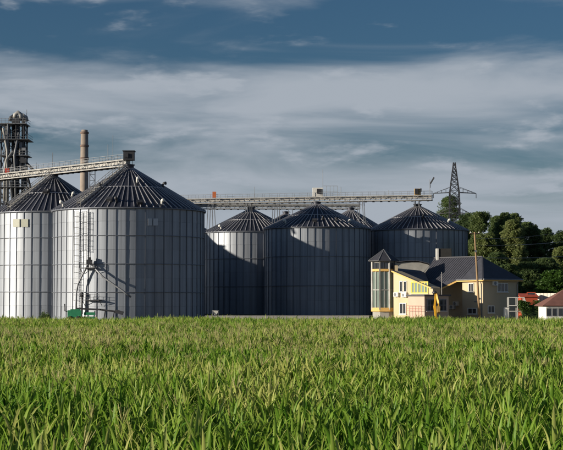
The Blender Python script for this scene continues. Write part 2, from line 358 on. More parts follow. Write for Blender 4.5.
# roof stair on the widest silo: two stringers, treads and rails
def roof_stair(s, dphi0, dphi1, f0, f1):
    a0, a1 = s.phi + R_(dphi0), s.phi + R_(dphi1); r0, r1 = s.RO * f0, s.RO * f1
    A = V(r0 * math.cos(a0), r0 * math.sin(a0), s.zc(r0) + .75); B = V(r1 * math.cos(a1), r1 * math.sin(a1), s.zc(r1) + .75)
    d = (B - A).normalized(); t = d.cross(V(0, 0, 1)).normalized(); m = MB(); k = 26
    for e in (-.4, .4):
        m.bar(A + t * e, B + t * e, .1, .22); m.bar(A + t * e + V(0, 0, .95), B + t * e + V(0, 0, .95), .07); m.bar(A + t * e + V(0, 0, .5), B + t * e + V(0, 0, .5), .05)
        for i in range(14):
            p = A.lerp(B, i / 13) + t * e; m.bar(p - V(0, 0, .75), p + V(0, 0, .95), .06)
    for i in range(k): m.box(A.lerp(B, (i + .5) / k), (.78, .28, .05), (t, V(d.x, d.y, 0).normalized(), V(0, 0, 1)))
    m.build('roof_stair', 'pale', s.root)
roof_stair(S2, -39, -39, .99, .1)
roof_stair(S1, -44, -44, .99, .1)

# ------------------------------------------------------------------ conveyor galleries
def gallery(A, B, label, supports=(), h=1.15, w=2.0, step=1.9, rail=1.05, colour='pale'):
    A = Vector(A); B = Vector(B); root = thing('conveyor_gallery', A, label, 'conveyor', 'conveyor galleries'); D = B - A
    d = D.normalized(); t = d.cross(V(0, 0, 1)).normalized(); u = V(0, 0, 1); n = max(4, int(D.length / step))
    MB().bar(V(0, 0, .06), D + V(0, 0, .06), w, .1).build('floor', 'grey', root)
    MB().bar(V(0, 0, h * .5 + .22) , D + V(0, 0, h * .5 + .22), .95, h * .62).build('casing', 'pale', root)
    for sgn in (-1, 1):
        e = t * (w / 2 + .07) * sgn; m = MB()
        m.bar(e, D + e, .13, .2); m.bar(e + u * h, D + e + u * h, .13, .2)
        for i in range(n + 1):
            p = D * (i / n) + e; m.bar(p, p + u * h, .09)
            if i < n:
                p2 = D * ((i + 1) / n) + e
                m.bar(p, p2 + u * h, .08) if i % 2 == 0 else m.bar(p + u * h, p2, .08)
        m.build('truss', 'pale', root)
        m = MB()
        for i in range(n + 1):
            p = D * (i / n) + e + u * h; m.bar(p, p + u * rail, .06)
        for k in (.5, 1): m.bar(e + u * (h + rail * k), D + e + u * (h + rail * k), .055)
        m.build('railing', 'grey', root)
    m = MB()
    for i in range(n): m.box(D * ((i + .5) / n) + u * -.14, (.5, .5, .28), (t, d, u))
    m.build('underside_brackets', 'dark', root)['kind'] = 'stuff'
    for (f_, zb, sp) in supports:                     # trestle down to zb
        p = D * f_; m = MB()
        for a_ in (-1, 1):
            for b_ in (-1, 1): m.bar(p + t * a_ * w * .5 + d * b_ * .5, p + t * a_ * sp + d * b_ * sp * .7 + u * (zb - A.z - D.z * f_), .16)
        m.bar(p + t * w * .5 - u * .9, p - t * w * .5 - u * .9, .1)
        m.build('support_frame', 'grey', root)
    return root
gA = P(-22, 179.5, 322); gB = P(128, 163, 281.5); gA.z = gB.z = 28.8
G1 = gallery(gB, gA, 'pale truss conveyor gallery rising past the chimney to the widest silo', [(.02, 27.6, .6), (.48, 27.6, .8)])
def mast(p, h, root=None, m_='grey', r=.05):
    return MB().tube([p, p + V(0, 0, h)], [r, r * .5], 6)
o = G1; DD = gA - gB
MB().box((.2, 0, 1.9), (2.0, 2.0, 1.6)).box((.2, 0, 2.8), (2.3, 2.3, .15)).box((-.2, -1.1, 1.9), (.7, .25, .8)).build('drive_house', 'dark', o)
m = MB()
for f_, hh in ((.09, 5.2), (.12, 3.6), (.47, 3.4), (.58, 1.8)): m.tube([DD * f_ + V(0, 0, 1), DD * f_ + V(0, 0, 1 + hh)], .045, 5)
m.build('lightning_rod', 'grey', o)
MB().box(DD * .775 + V(0, -1.3, 1.7), (.9, .5, .9)).build('control_box', 'red', o)
gA = P(168, 202.5, 378); gB = P(432, 201.5, 362); gA.z = gB.z = 27.6
G2 = gallery(gA, gB, 'long pale conveyor gallery over the shaded silos, ending above the yellow house', [(.315, 25, .9), (.565, 22, 1.0), (.945, 26, .8), (.17, 20, 1.2), (.42, 20, 1.2), (.74, 22, 1.2)])
o = G2; DD = gB - gA
def gx(px): return (GX(px, 368) - gA.x) / DD.x
MB().box(DD * gx(213) + V(0, -1.2, 2.1), (.9, .6, 1.5)).build('control_box', 'orange', o)
p = DD * gx(318) + V(0, 0, 1.25); MB().box(p + V(0, 0, 1.1), (2.6, 1.8, 2.2)).build('drive_house', 'white', o)
MB().box(p + V(.3, -1.0, 1.3), (1.1, .35, 1.2)).build('drive_motor', 'dark', o)
m = MB()
for i in range(5):
    q = p + V(1.2 + i * .9, -1.1, 0); m.bar(q, q + V(0, 0, 2.6), .07)
for k in (1.3, 2.6): m.bar(p + V(1.2, -1.1, k), p + V(4.8, -1.1, k), .07)
m.build('platform_rail', 'pale', o)
p = DD * gx(416) + V(0, 0, 1.2); MB().box(p + V(0, -.2, .7), (1.5, 1.5, 1.8)).build('drive_house', 'ochre', o)
MB().box(p + V(-.3, -1.15, .9), (.8, .3, 1.3)).box(p + V(.7, -1.15, 1.2), (.4, .3, .8)).build('drive_motor', 'dark', o)
m = MB()
for px, hh in ((323, 7), (341, 2.6), (254, 3.0), (428, 4.0), (388, 1.6)): m.tube([DD * gx(px) + V(0, 0, 1), DD * gx(px) + V(0, 0, 1 + hh)], .05, 5)
m.build('lightning_rod', 'grey', o)
q = DD * gx(428.5) + V(0, 0, 4.0); MB().bar(q, q + V(.9, -.2, 1.5), .5, .3).bar(q - V(0, 0, 1), q, .1).build('flood_lamp', 'dark', o)
gA = P(172, 208, 410); gB = P(360, 208, 410); gA.z = gB.z = 28.3
G3 = gallery(gA, gB, 'lower conveyor gallery running behind the long one, over the rear silos', [(.1, 26, .9), (.63, 26, .9)], rail=.7)

# ------------------------------------------------------------------ elevator tower on the left
TY = 331; TZ = P(15, 125, TY).z
tw = thing('elevator_tower', (GX(13, TY), TY, 0), 'tall dark lattice elevator tower with pipes, left of the chimney', 'tower')
hw = 2.6
for i, (a, b) in enumerate(((-1, -1), (1, -1), (1, 1), (-1, 1))):
    MB().bar((a * hw, b * hw, 0), (a * hw * .92, b * hw * .92, TZ), .3).build('corner_post', 'dark', tw)
levels = [TZ - 3.5 * k for k in range(0, 9)]
for k, z in enumerate(levels):
    m = MB()
    for a, b, c, d in ((-1, -1, 1, -1), (1, -1, 1, 1), (1, 1, -1, 1), (-1, 1, -1, -1)):
        m.bar((a * hw, b * hw, z), (c * hw, d * hw, z), .2)
        if k < len(levels) - 1:
            m.bar((a * hw, b * hw, z), (c * hw, d * hw, z - 3.5), .12); m.bar((c * hw, d * hw, z), (a * hw, b * hw, z - 3.5), .12)
    m.build('bracing', 'dark', tw)
    if k % 2 == 0 or k < 2:
        e = .9 if k in (1, 4) else .45
        m = MB().box((0.2 * k % .5, 0, z), (2 * (hw + e), 2 * (hw + e), .12))
        for i in range(9):
            x = -(hw + e) + (hw + e) * 2 * i / 8
            m.bar((x, -hw - e, z), (x, -hw - e, z + 1.1), .06)
        for hh in (.55, 1.1):
            m.bar((-hw - e, -hw - e, z + hh), (hw + e, -hw - e, z + hh), .06); m.bar((hw + e, -hw - e, z + hh), (hw + e, hw + e, z + hh), .06)
        m.build('platform', 'grey', tw)
for x, y, w_, top, mm in ((-1.5, -.4, .8, .4, 'grey'), (-.2, .5, .9, 1.4, 'dark'), (.9, -.8, .8, 1.9, 'dark'), (1.9, .6, .7, 1.5, 'dark')):
    MB().box((x, y, (TZ + top) / 2), (w_, .7, TZ + top)).build('elevator_leg', mm, tw)
for x, y, top in ((-.3, .5, 1.3), (.9, -.8, 1.9), (1.8, .6, 1.4)):
    MB().tube([(x - .7, y, TZ + top - .4), (x - .6, y, TZ + top + .3), (x, y, TZ + top + .75), (x + .6, y, TZ + top + .3), (x + .75, y, TZ + top - .5)], .5, 8).build('elevator_head', 'pale' if x > .5 else 'dark', tw, True)
def spout(pts, r, mm): MB().tube(pts, r, 8).build('spout', mm, tw, True)
spout([(1.2, -2, TZ - 6), (0, -2.9, TZ - 6.4), (-1.2, -3, TZ - 8), (-1.6, -2.9, TZ - 10.5), (-1.6, -2.9, TZ - 17)], .28, 'pale')
spout([(.2, -2.9, TZ - 9), (-.5, -3, TZ - 12), (.3, -2.9, TZ - 17)], .24, 'grey')
spout([(-2.0, -2.9, TZ - 1), (-1.0, -3.0, TZ - 6), (-1.0, -3.0, TZ - 20)], .26, 'pale')
spout([(1.5, -2.9, TZ - 2), (.6, -3.1, TZ - 7), (1.1, -3, TZ - 20)], .24, 'grey')
spout([(2.9, -2.5, TZ - 8.4), (5.8, -2.5, TZ - 11.4)], .3, 'dark')
spout([(2.8, -2.5, TZ - 9.5), (4.2, -2.5, TZ - 14.5)], .25, 'dark')
spout([(-2.6, -2.6, TZ - 1.0), (-5.5, -2.6, TZ - .6)], .6, 'grey')
spout([(-2.6, -2.7, TZ - 4), (-4.5, -2.7, TZ - 7)], .22, 'grey'); spout([(-2.6, -2.7, TZ - 8), (-5, -2.7, TZ - 13)], .24, 'pale')
MB().lathe([(.3, -2.2), (1.5, -.9), (1.5, 1.6), (.4, 2.4)], 14, (4.0, -2.0, TZ - 16.5)).build('dust_cyclone', 'dark', tw)
MB().bar((3.0, -2, TZ - 16.5), (3.6, -2, TZ - 16.5), .3).build('cyclone_bracket', 'dark', tw)
MB().box((2.6, -2.9, TZ - 8.2), (1.3, .9, 1.0)).build('gear_box', 'dark', tw)
tr2 = random.Random(3)
for i in range(16):
    x, y = tr2.uniform(-2.5, 2.5), tr2.choice((-2.75, -2.2, -1.5, 0, 1.2)); z1 = TZ - tr2.uniform(-1.2, 9); z2 = z1 - tr2.uniform(5, 16); dx = tr2.choice((0, 0, 0, 1.2, -1.2))
    MB().tube([(x, y, z1), (x, y, z1 * .6 + z2 * .4), (x + dx, y, z2)], tr2.uniform(.1, .22), 7).build('pipe', tr2.choice(('dark', 'dark', 'grey', 'pale')), tw, True)
for i in range(12):
    x, z = tr2.uniform(-2.4, 2.6), TZ - tr2.uniform(0, 18); MB().box((x, -2.7 + tr2.uniform(-.2, .6), z), (tr2.uniform(.5, 1.2), .6, tr2.uniform(.5, 1.5))).build('gear_box', tr2.choice(('dark', 'dark', 'grey')), tw)
MB().tube([(2.7, 0, TZ), (2.7, 0, TZ + 3.4)], .05, 5).build('lightning_rod', 'grey', tw)

# ------------------------------------------------------------------ chimney
cy = 400; ct = P(83.5, 130, cy).z
ch = thing('smokestack', (GX(83.5, cy), cy, 0), 'tall tan masonry smokestack behind the left gallery', 'chimney')
MB().lathe([(1.45, 0), (.98, ct - .5), (.86, ct - .5), (.86, ct)], 20).build('shaft', 'brick', ch, True)
for py in (133, 146, 158.5, 168):
    z = P(83.5, py, cy).z; r = .98 + (ct - z) / ct * .47
    MB().lathe([(r, z - .3), (r + .16, z - .25), (r + .16, z + .25), (r, z + .3)], 20).build('band', 'brickd', ch)
z0 = P(91.5, 189, cy).z - 8; z1 = P(91.5, 168.5, cy).z
m = MB()
for a in (-.7, .7):
    for b in (-.7, .7): m.bar((2.15 + a, b, 0), (2.15 + a, b, z1), .1)
k = 0; z = z1
while z > z0 - 6:
    for b in (-.7, .7):
        m.bar((1.45, b, z), (2.85, b, z), .08); m.bar((1.45, b, z), (2.85, b, z - 1.6), .07) if k % 2 else m.bar((2.85, b, z), (1.45, b, z - 1.6), .07)
    z -= 1.6; k += 1
m.box((2.1, 0, z1), (1.7, 1.6, .1)).build('ladder_frame', 'grey', ch)

# ------------------------------------------------------------------ pylon and wires
pyY = 470; pr = thing('power_pylon', (GX(455, pyY), pyY, 0), 'steel lattice power pylon with one wide crossarm, right of the long gallery', 'pylon')
ptop = P(455, 162.5, pyY).z; zarm = P(455, 192.5, pyY).z; zl = P(455, 213, pyY).z
def hwz(z): return 2.3 + (1.45 - 2.3) * z / zarm if z < zarm else 1.45 + (.3 - 1.45) * (z - zarm) / (ptop - zarm)
m = MB(); zz = [0]
while zz[-1] < ptop - .5: zz.append(min(ptop, zz[-1] + max(1.3, hwz(zz[-1]) * 1.35)))
for a, b in ((-1, -1), (1, -1), (1, 1), (-1, 1)):
    lm = MB()
    lm.bar((a * hwz(0), b * hwz(0), 0), (a * hwz(zarm), b * hwz(zarm), zarm), .24); lm.bar((a * hwz(zarm), b * hwz(zarm), zarm), (a * .3, b * .3, ptop), .2)
    lm.build('leg', 'dark', pr)
for i in range(len(zz) - 1):
    h0, h1 = hwz(zz[i]), hwz(zz[i + 1])
    for a, b, c, d in ((-1, -1, 1, -1), (1, -1, 1, 1), (1, 1, -1, 1), (-1, 1, -1, -1)):
        m.bar((a * h0, b * h0, zz[i]), (c * h1, d * h1, zz[i + 1]), .17); m.bar((c * h0, d * h0, zz[i]), (a * h1, b * h1, zz[i + 1]), .17)
        m.bar((a * h1, b * h1, zz[i + 1]), (c * h1, d * h1, zz[i + 1]), .11)
m.build('bracing', 'dark', pr)
def arm(z, x, up):
    h = hwz(z); s = 1 if x > 0 else -1; a = MB(); tip = V(x, 0, z - .3)
    for b in (-1, 1):
        a.bar((s * h, b * h, z), tip, .17); a.bar((s * h, b * h, z + up), tip, .11)
        for f_ in (.25, .5, .75): a.bar(V(s * h, b * h, z).lerp(tip, f_), V(s * h, b * h, z + up).lerp(tip, f_), .08)
    a.build('crossarm', 'dark', pr)
    MB().tube([tip, tip - V(0, 0, 1.5)], .1, 6).build('insulator', 'dark', pr)
arm(zarm, -6.6, 1.6); arm(zarm, 6.8, 1.6); arm(zl, 5.2, 1.5); arm(zl, -5.2, 1.5)

ply = 205; pb = P(479.5, 316, ply); pt = P(474.6, 232, ply); sp_ = (pt - pb) / (pt.z - pb.z); base = pb - sp_ * pb.z
up = thing('utility_pole', base, 'leaning weathered wooden utility pole in front of the yellow house', 'pole')
MB().tube([(0, 0, -.2), (pt - base) * .5, pt - base], [.17, .145, .12], 10).build('shaft', 'wood', up, True)
pv = pt - base
MB().bar(pv * .985 - V(.7, .2, 0), pv * .985 + V(.7, .2, 0), .12).build('crossarm', 'wood', up)
for k in (-.6, .6): MB().lathe([(.05, 0), (.07, .05), (.05, .16), (.03, .2)], 8, pv * .985 + V(k, .2 * k, .06)).build('insulator', 'white', up)
MB().box(pv * .80 + V(0, -.16, 0), (.3, .12, .3)).build('bracket', 'grey', up)
def wire(A, B, sag, r, label):
    A = Vector(A); B = Vector(B); pts = [A.lerp(B, i / 20) - V(0, 0, sag * 4 * (i / 20) * (1 - i / 20)) for i in range(21)]
    me = MB().tube([p - A for p in pts], r, 5).mesh('power_line', 'wire'); tag(link('power_line', me, None, A), label, 'cable', 'overhead lines')
wire(P(475.3, 245, ply), P(600, 236, 240), .5, .03, 'upper overhead line crossing the trees right of the wooden pole')
wire(P(476.2, 257.5, ply), P(600, 253, 240), .35, .028, 'middle overhead line crossing the dark trees right of the wooden pole')
wire(P(475, 238.5, ply), P(600, 222, 245), .8, .018, 'thinnest and highest overhead line leaving the top of the wooden pole')

# ------------------------------------------------------------------ yellow house
T = R_(52); nL = V(-math.sin(T), -math.cos(T), 0); nR = V(math.cos(T), -math.sin(T), 0)
dL = V(-math.cos(T), math.sin(T), 0); dR = V(math.sin(T), math.cos(T), 0); UZ = V(0, 0, 1)
def gp(px, Y): p = P(px, HZ, Y); return V(p.x, p.y, 0)
C0 = gp(483, 212)
house = thing('house', C0, 'yellow two storey house with slate grey roof and a glazed corner turret', 'house')
def hb(p): return Vector(p) - C0
def rbox(corner, l, r, z0, z1, name, m_, parent=house):
    c = hb(corner); b = [c, c + dR * r, c + dR * r + dL * l, c + dL * l]
    return MB().add([p + UZ * z0 for p in b] + [p + UZ * z1 for p in b], [(3, 2, 1, 0), (4, 5, 6, 7)] + [(i, (i + 1) % 4, (i + 1) % 4 + 4, i + 4) for i in range(4)]).build(name, m_, parent)
ZE = P(483, 279, 212).z
lenR = 7.2
rbox(C0, 4.1, lenR, 0, ZE, 'wall', 'cream')
CB = C0 + dL * 4.1 + dR * 1.9
rbox(CB, 9.5, lenR - 2, 0, ZE - .1, 'wall', 'cream')
CW = gp(433, 210.5); wl = 8.2
WZ0 = on_plane(433, 287.5, CW, nL).z; CWl = CW + dL * wl; WZ1 = on_plane(397, 270.5, CW, nL).z
# wing with a raking top
b = [hb(CW), hb(CW + dR * 1.4), hb(CW + dR * 1.4 + dL * wl), hb(CWl)]; zt = [WZ0, WZ0, WZ1, WZ1]
MB().add(b + [p + UZ * z for p, z in zip(b, zt)], [(3, 2, 1, 0), (4, 5, 6, 7)] + [(i, (i + 1) % 4, (i + 1) % 4 + 4, i + 4) for i in range(4)]).build('wall', 'cream', house)
# plinth line on the walls
rbox(C0 + nL * .04 + nR * .04, 4.1, lenR + .04, 0, .6, 'plinth', 'concrete')
# main roof: lit plane, hip, and the sweep down to the porch
SLP = .80
def rp(s, r, dz=0): return hb(C0 + dR * s + dL * r) + UZ * (ZE + .02 + SLP * (s + .45) + dz)     # point of the left roof plane: s inward, r along
nrm = (dR * -SLP + UZ).normalized(); pt0 = C0 + UZ * (ZE + .02 + SLP * .45)
def rpx(px, py): return on_plane(px, py, pt0, nrm) - C0
rd = lenR / 2
ridgeR = rp(rd, rd); ridgeL = rp(rd, 13.6)
e0 = rp(-.45, -.45); e1 = rpx(457, 279.6); e2 = rpx(436, 290); e3 = rpx(430, 284.5); e4 = rpx(425.5, 273)
MB().slab([ridgeL, ridgeR, e0, e1, e2, e3, e4], .16).build('roof', 'slate', house)
rr = [ridgeR, e0, hb(C0 + dR * (lenR + .45) + nR * .45) + UZ * e0.z]
MB().slab([p + UZ * .0 for p in rr], .16).build('roof', 'slate', house)
MB().slab([ridgeR, ridgeL, hb(C0 + dR * (lenR + .45) + dL * 13.6) + UZ * e0.z, rr[2]], .16).build('roof', 'slate', house)
ed = MB().bar(ridgeL + UZ * .08, ridgeR + UZ * .08, .22, .14).bar(ridgeR + UZ * .08, e0 + UZ * .05, .2, .12); ed.build('ridge_cap', 'slate', house)
MB().bar(e1 - UZ * .2 + nL * .03, e0 - UZ * .2 + nL * .03, .08, .24).bar(e2 - UZ * .2, e1 - UZ * .2, .1, .22).bar(e0 - UZ * .2 + nR * .04, rr[2] - UZ * .2 + nR * .04, .08, .22).build('fascia', 'trim', house)
for a_, b_ in ((e1 - UZ * .06 + nL * .14, e0 - UZ * .06 + nL * .14), (e0 - UZ * .06 + nR * .14, rr[2] - UZ * .06 + nR * .14)): MB().tube([a_, b_], .085, 8).build('gutter', 'grey', house)
for c_, n_ in ((C0 + dL * .25, nL), (C0 + dR * (lenR - .3), nR)):
    q_ = hb(c_); MB().tube([q_ + n_ * .45 + UZ * (ZE - .15), q_ + n_ * .1 + UZ * (ZE - .7), q_ + n_ * .1 + UZ * .1], .055, 8).build('downpipe', 'grey', house)
# standing seams of the roof sheets
for i in range(22):
    r_ = rd + .35 + i * .48
    if r_ > 13.2: break
    a_ = rp(rd - .1, r_, .05); b_ = rp(-.4, r_, .05)
    if r_ > 5.0 and r_ < 9.0:                       # runs into the sweep
        b_ = rp(-.4 - (r_ - 5.0) * .3, r_, .05)
    MB().bar(a_, b_, .05, .03).build('roof_seam', 'slate', house)
# wing roof
w0 = hb(CW) + UZ * (WZ0 + .05) + nL * .35; w1 = hb(CWl) + UZ * (WZ1 + .05) + nL * .35
w2 = P(418, 271.5, 220) - C0; w3 = e4
MB().slab([w1, w0 + (w0 - w1).normalized() * .4, e3, e4], .14).slab([w1, e4, P(420, 270.5, 223) - C0, P(398, 268.3, 221.5) - C0], .14).build('roof', 'slate', house)
MB().bar(w1 - UZ * .14 + nL * .02, w0 - UZ * .14 + nL * .02, .1, .2).build('fascia', 'trim', house)
# windows: frame, mullion and pane on a facade
def window(px0, px1, py0, py1, pt, n, parent=house, fm='white', nm=1, trans=0, pane='glass', name='window', fw=.09):
    pc = [on_plane(px, py, pt, n) for px, py in ((px0, py1), (px1, py1), (px1, py0), (px0, py0))]
    t = V(-n.y, n.x, 0);
    if t.dot(pc[1] - pc[0]) < 0: t = -t
    c = sum(pc, V(0, 0, 0)) / 4 - C0; w = abs((pc[1] - pc[0]).dot(t)); h = (pc[3] - pc[0]).z
    c = V(c.x, c.y, c.z); m = MB(); ax = (t, n, UZ)
    for s_ in (-1, 1):
        m.box(c + t * s_ * (w / 2 - fw / 2) + n * .05, (fw, .12, h), ax); m.box(c + UZ * s_ * (h / 2 - fw / 2) + n * .045, (w - fw * 2, .11, fw), ax)
    for i in range(nm): m.box(c + t * (-w / 2 + w * (i + 1) / (nm + 1)) + n * .04, (fw * .9, .1, h - fw * 2), ax)
    for i in range(trans): m.box(c + UZ * (-h / 2 + h * (i + 1) / (trans + 1)) + n * .035, (w - fw * 2, .09, fw * .8), ax)
    fo = m.build(name, fm, parent)
    MB().box(c + n * .02, (w - fw, .03, h - fw), ax).build('pane', pane, fo)
    MB().box(c - UZ * (h / 2 + .05) + n * .1, (w + .2, .22, .07), ax).build('sill', 'white', fo)
    return fo
window(400, 403, 281, 292, CW, nL, nm=0); window(404, 407, 281, 292, CW, nL, nm=0)
window(400, 406.5, 303, 314, CW, nL, nm=1)
window(468.8, 474, 283, 292, C0, nL); window(468, 477, 308, 314, C0, nL, nm=1)
window(497, 507.5, 283, 292, C0, nR, nm=2); window(487.5, 494, 305.5, 313, C0, nR, nm=1)
# lemon framed glazing of the wing
window(411.5, 428.5, 281.5, 293.5, CW, nL, fm='lemon', nm=4, pane='glassy' if 'glassy' in M else 'glassg', name='glazed_front', fw=.16)
# air conditioners
def ac(p, n, parent=house, s=1.0):
    t = V(-n.y, n.x, 0); c = Vector(p) - C0 + n * .2
    a = MB().box(c, (.95 * s, .36, .62 * s), (t, n, UZ)).build('air_conditioner', 'white', parent)
    q = [];
    m = MB(); k = 14; cc = c + n * .19 - t * .12
    ring = [cc + (t * math.cos(i * 2 * math.pi / k) + UZ * math.sin(i * 2 * math.pi / k)) * .24 * s for i in range(k)]
    m.add(ring + [r + n * .02 for r in ring], [tuple(range(k, 2 * k))] + [(i, (i + 1) % k, (i + 1) % k + k, i + k) for i in range(k)]); m.build('fan_grille', 'grey', a)
    MB().bar(c - UZ * .33 * s - n * .2 - t * .3, c - UZ * .33 * s + n * .15 - t * .3, .05).bar(c - UZ * .33 * s - n * .2 + t * .3, c - UZ * .33 * s + n * .15 + t * .3, .05).build('bracket', 'grey', a)
ac(on_plane(405.5, 295, CW, nL), nL); ac(on_plane(397.5, 294.5, CW, nL), nL)
ac(on_plane(457, 303.5, CB, nL), nL); ac(on_plane(453.5, 307, CB, nL), nL)
ac(on_plane(494, 283.3, C0, nR), nR)
MB().box(hb(on_plane(475.5, 301.5, C0, nL)) + nL * .05, (.5, .06, .14), (V(-nL.y, nL.x, 0), nL, UZ)).build('wall_plaque', 'grey', house)
# flat roofed porch
CP = gp(424.5, 206.5); pz = P(424.5, 296, 206.5).z
po = rbox(CP, 3.3, 4.6, 0, pz, 'porch', 'blush')
rbox(CP + nL * .25 + nR * .25, 3.8, 5.1, pz + .003, pz + .2, 'porch_roof', 'slate', po)
window(426.5, 434, 299, 311, CP, nR, parent=po, nm=1, trans=1, fm='grey'); window(436, 446, 299, 311, CP, nR, parent=po, nm=2, trans=1, fm='grey')
window(411, 415, 303, 312, CP, nL, parent=po, nm=0, fm='blush') if False else None
m = MB()
for h_ in (.0, .35, .7):
    a_ = hb(on_plane(409, 308.5, CP, nL)) + nL * .5 + UZ * (h_ - .3); b_ = hb(on_plane(424, 308.5, CP, nL)) + nL * .5 + UZ * (h_ - .3); b_.z = a_.z
    m.bar(a_, b_, .03)
for i in range(6):
    p_ = a_.lerp(b_, i / 5); m.bar(V(p_.x, p_.y, 0), p_, .03)
m.build('handrail', 'red', po)
# chimney stack on the roof
cc = P(445, 260, 224) - C0; ctop = P(445, 248.5, 224).z
q = V(cc.x, cc.y, 0); st = MB()
st.add([q + V(-1.05, 0, cc.z - 2.5), q + V(.95, -.25, cc.z - 2.5), q + V(1.1, .8, cc.z - 2.5), q + V(-.9, 1.0, cc.z - 2.5), q + V(-1.05, 0, ctop), q + V(.95, -.25, ctop), q + V(1.1, .8, ctop), q + V(-.9, 1.0, ctop)],
       [(3, 2, 1, 0), (4, 5, 6, 7), (0, 1, 5, 4), (1, 2, 6, 5), (2, 3, 7, 6), (3, 0, 4, 7)])
chs = st.build('chimney', 'rubber', house)  # shade of the front put into the near-black colour
MB().box((q.x - 1.14, q.y + .3, (cc.z - 2.5 + ctop) / 2), (.34, .9, ctop - cc.z + 2.5)).build('sunlit_side', 'white', chs)  # added white strip stands in for sunlight on the chimney's left side
MB().tube([V(P(441.7, 288, 209).x, 209, 0) - C0, V(P(441.7, 288, 209).x, 209, P(441.7, 272, 209).z) - C0], .05, 6).build('flag_mast', 'wire', po)
# turret
tcx = gp(383.8, 219.0); TR = 1.85
tr = link('turret', None, house, hb(tcx)); tr.empty_display_size = .3
zt_ = P(384, 261.5, 219).z; zb1 = P(384, 270.3, 219).z; zb2 = P(384, 309.5, 219).z
A8 = [R_(-90 + 22.5 + 45 * k) for k in range(8)]
MB().lathe([(TR * .93, 0), (TR * .93, zb2)], 8, a0=A8[0]).lathe([(TR * .9, zb2), (TR * .9, zt_)], 8, a0=A8[0]).build('core_wall', 'concrete', tr)
MB().lathe([(TR * 1.06, zb2 - .28), (TR * 1.06, zb2 + .28)], 8, a0=A8[0]).build('band', 'trim', tr)
MB().lathe([(TR * 1.06, zb1 - .17), (TR * 1.06, zb1 + .17)], 8, a0=A8[0]).build('band', 'trim', tr)
for k in range(8):
    a, b = A8[k], A8[(k + 1) % 8]; p, q = V(TR * math.cos(a), TR * math.sin(a), 0), V(TR * math.cos(b), TR * math.sin(b), 0); md = (p + q) / 2; n_ = md.normalized(); t_ = (q - p).normalized(); w_ = (q - p).length
    MB().box(p * 1.005 + UZ * (zb2 + zt_) / 2, (.2, .2, zt_ - zb2 - .02), (t_, n_, UZ)).build('corner_mullion', 'pale', tr)
    if n_.y < .3:
        for j in (0, 1):
            c_ = md + t_ * w_ * (j - .5) * .48
            MB().box(c_ + UZ * (zb1 + zb2) / 2 - n_ * .06, (w_ * .40, .05, zb1 - zb2 - .5), (t_, n_, UZ)).build('pane', 'glassg', tr)
            MB().box(c_ + UZ * (zb1 + zt_) / 2 - n_ * .06, (w_ * .40, .05, zt_ - zb1 - .4), (t_, n_, UZ)).build('pane', 'glass', tr)
        MB().box(md + UZ * (zb1 + zb2) / 2, (.08, .12, zb1 - zb2 - .36), (t_, n_, UZ)).build('mullion', 'pale', tr)
        MB().box(md + UZ * (zb2 + (zb1 - zb2) * .5) + n_ * .01, (w_ - .2, .1, .1), (t_, n_, UZ)).build('transom', 'pale', tr)
trr = MB().lathe([(TR * 1.27, zt_), (TR * 1.27, zt_ + .12), (.08, P(387, 249.5, 219).z)], 8, a0=A8[0]).build('turret_roof', 'slate', tr)
m = MB()
for k in range(8): m.bar(V(TR * 1.27 * math.cos(A8[k]), TR * 1.27 * math.sin(A8[k]), zt_ + .14), V(0, 0, P(387, 249.5, 219).z + .02), .09)
m.build('hip_ridge', 'grey', trr)
MB().box(hb(gp(396.3, 217.6)) - (tcx - C0) + UZ * (zt_ / 2 - .3), (.45, .6, zt_ - .6)).build('pier', 'cream', tr)
# pale building behind the turret
ann = thing('storage_building', gp(412, 243), 'long pale grey storage building with a curved roof, behind the turret', 'building')
m = MB(); az = P(412, 262, 243).z; pr_ = [(-3.6, 0), (-3.6, az - 1.0), (-2.6, az - .2), (-1.0, az), (1.0, az), (2.6, az - .4), (4.2, az - 1.6), (5.2, az - 3), (5.2, 0)]
k = len(pr_); m.add([(x, 0, z) for x, z in pr_] + [(x, 9, z) for x, z in pr_], [tuple(range(k))[::-1], tuple(range(k, 2 * k))] + [(i, (i + 1) % k, (i + 1) % k + k, i + k) for i in range(k)])
m.build('wall', 'concrete', ann)
m = MB(); m2 = [(x * 1.03, z + .12) for x, z in pr_[1:-1]]; j = len(m2)
m.add([(x, -.3, z) for x, z in m2] + [(x, 9.3, z) for x, z in m2] + [(x, -.3, z + .12) for x, z in m2] + [(x, 9.3, z + .12) for x, z in m2],
      [(i, i + 1, i + 1 + j, i + j) for i in range(j - 1)] + [(i + 2 * j, i + 3 * j, i + 1 + 3 * j, i + 1 + 2 * j) for i in range(j - 1)] + [(i, i + 2 * j, i + 1 + 2 * j, i + 1) for i in range(j - 1)])
m.build('roof', 'slate', ann)

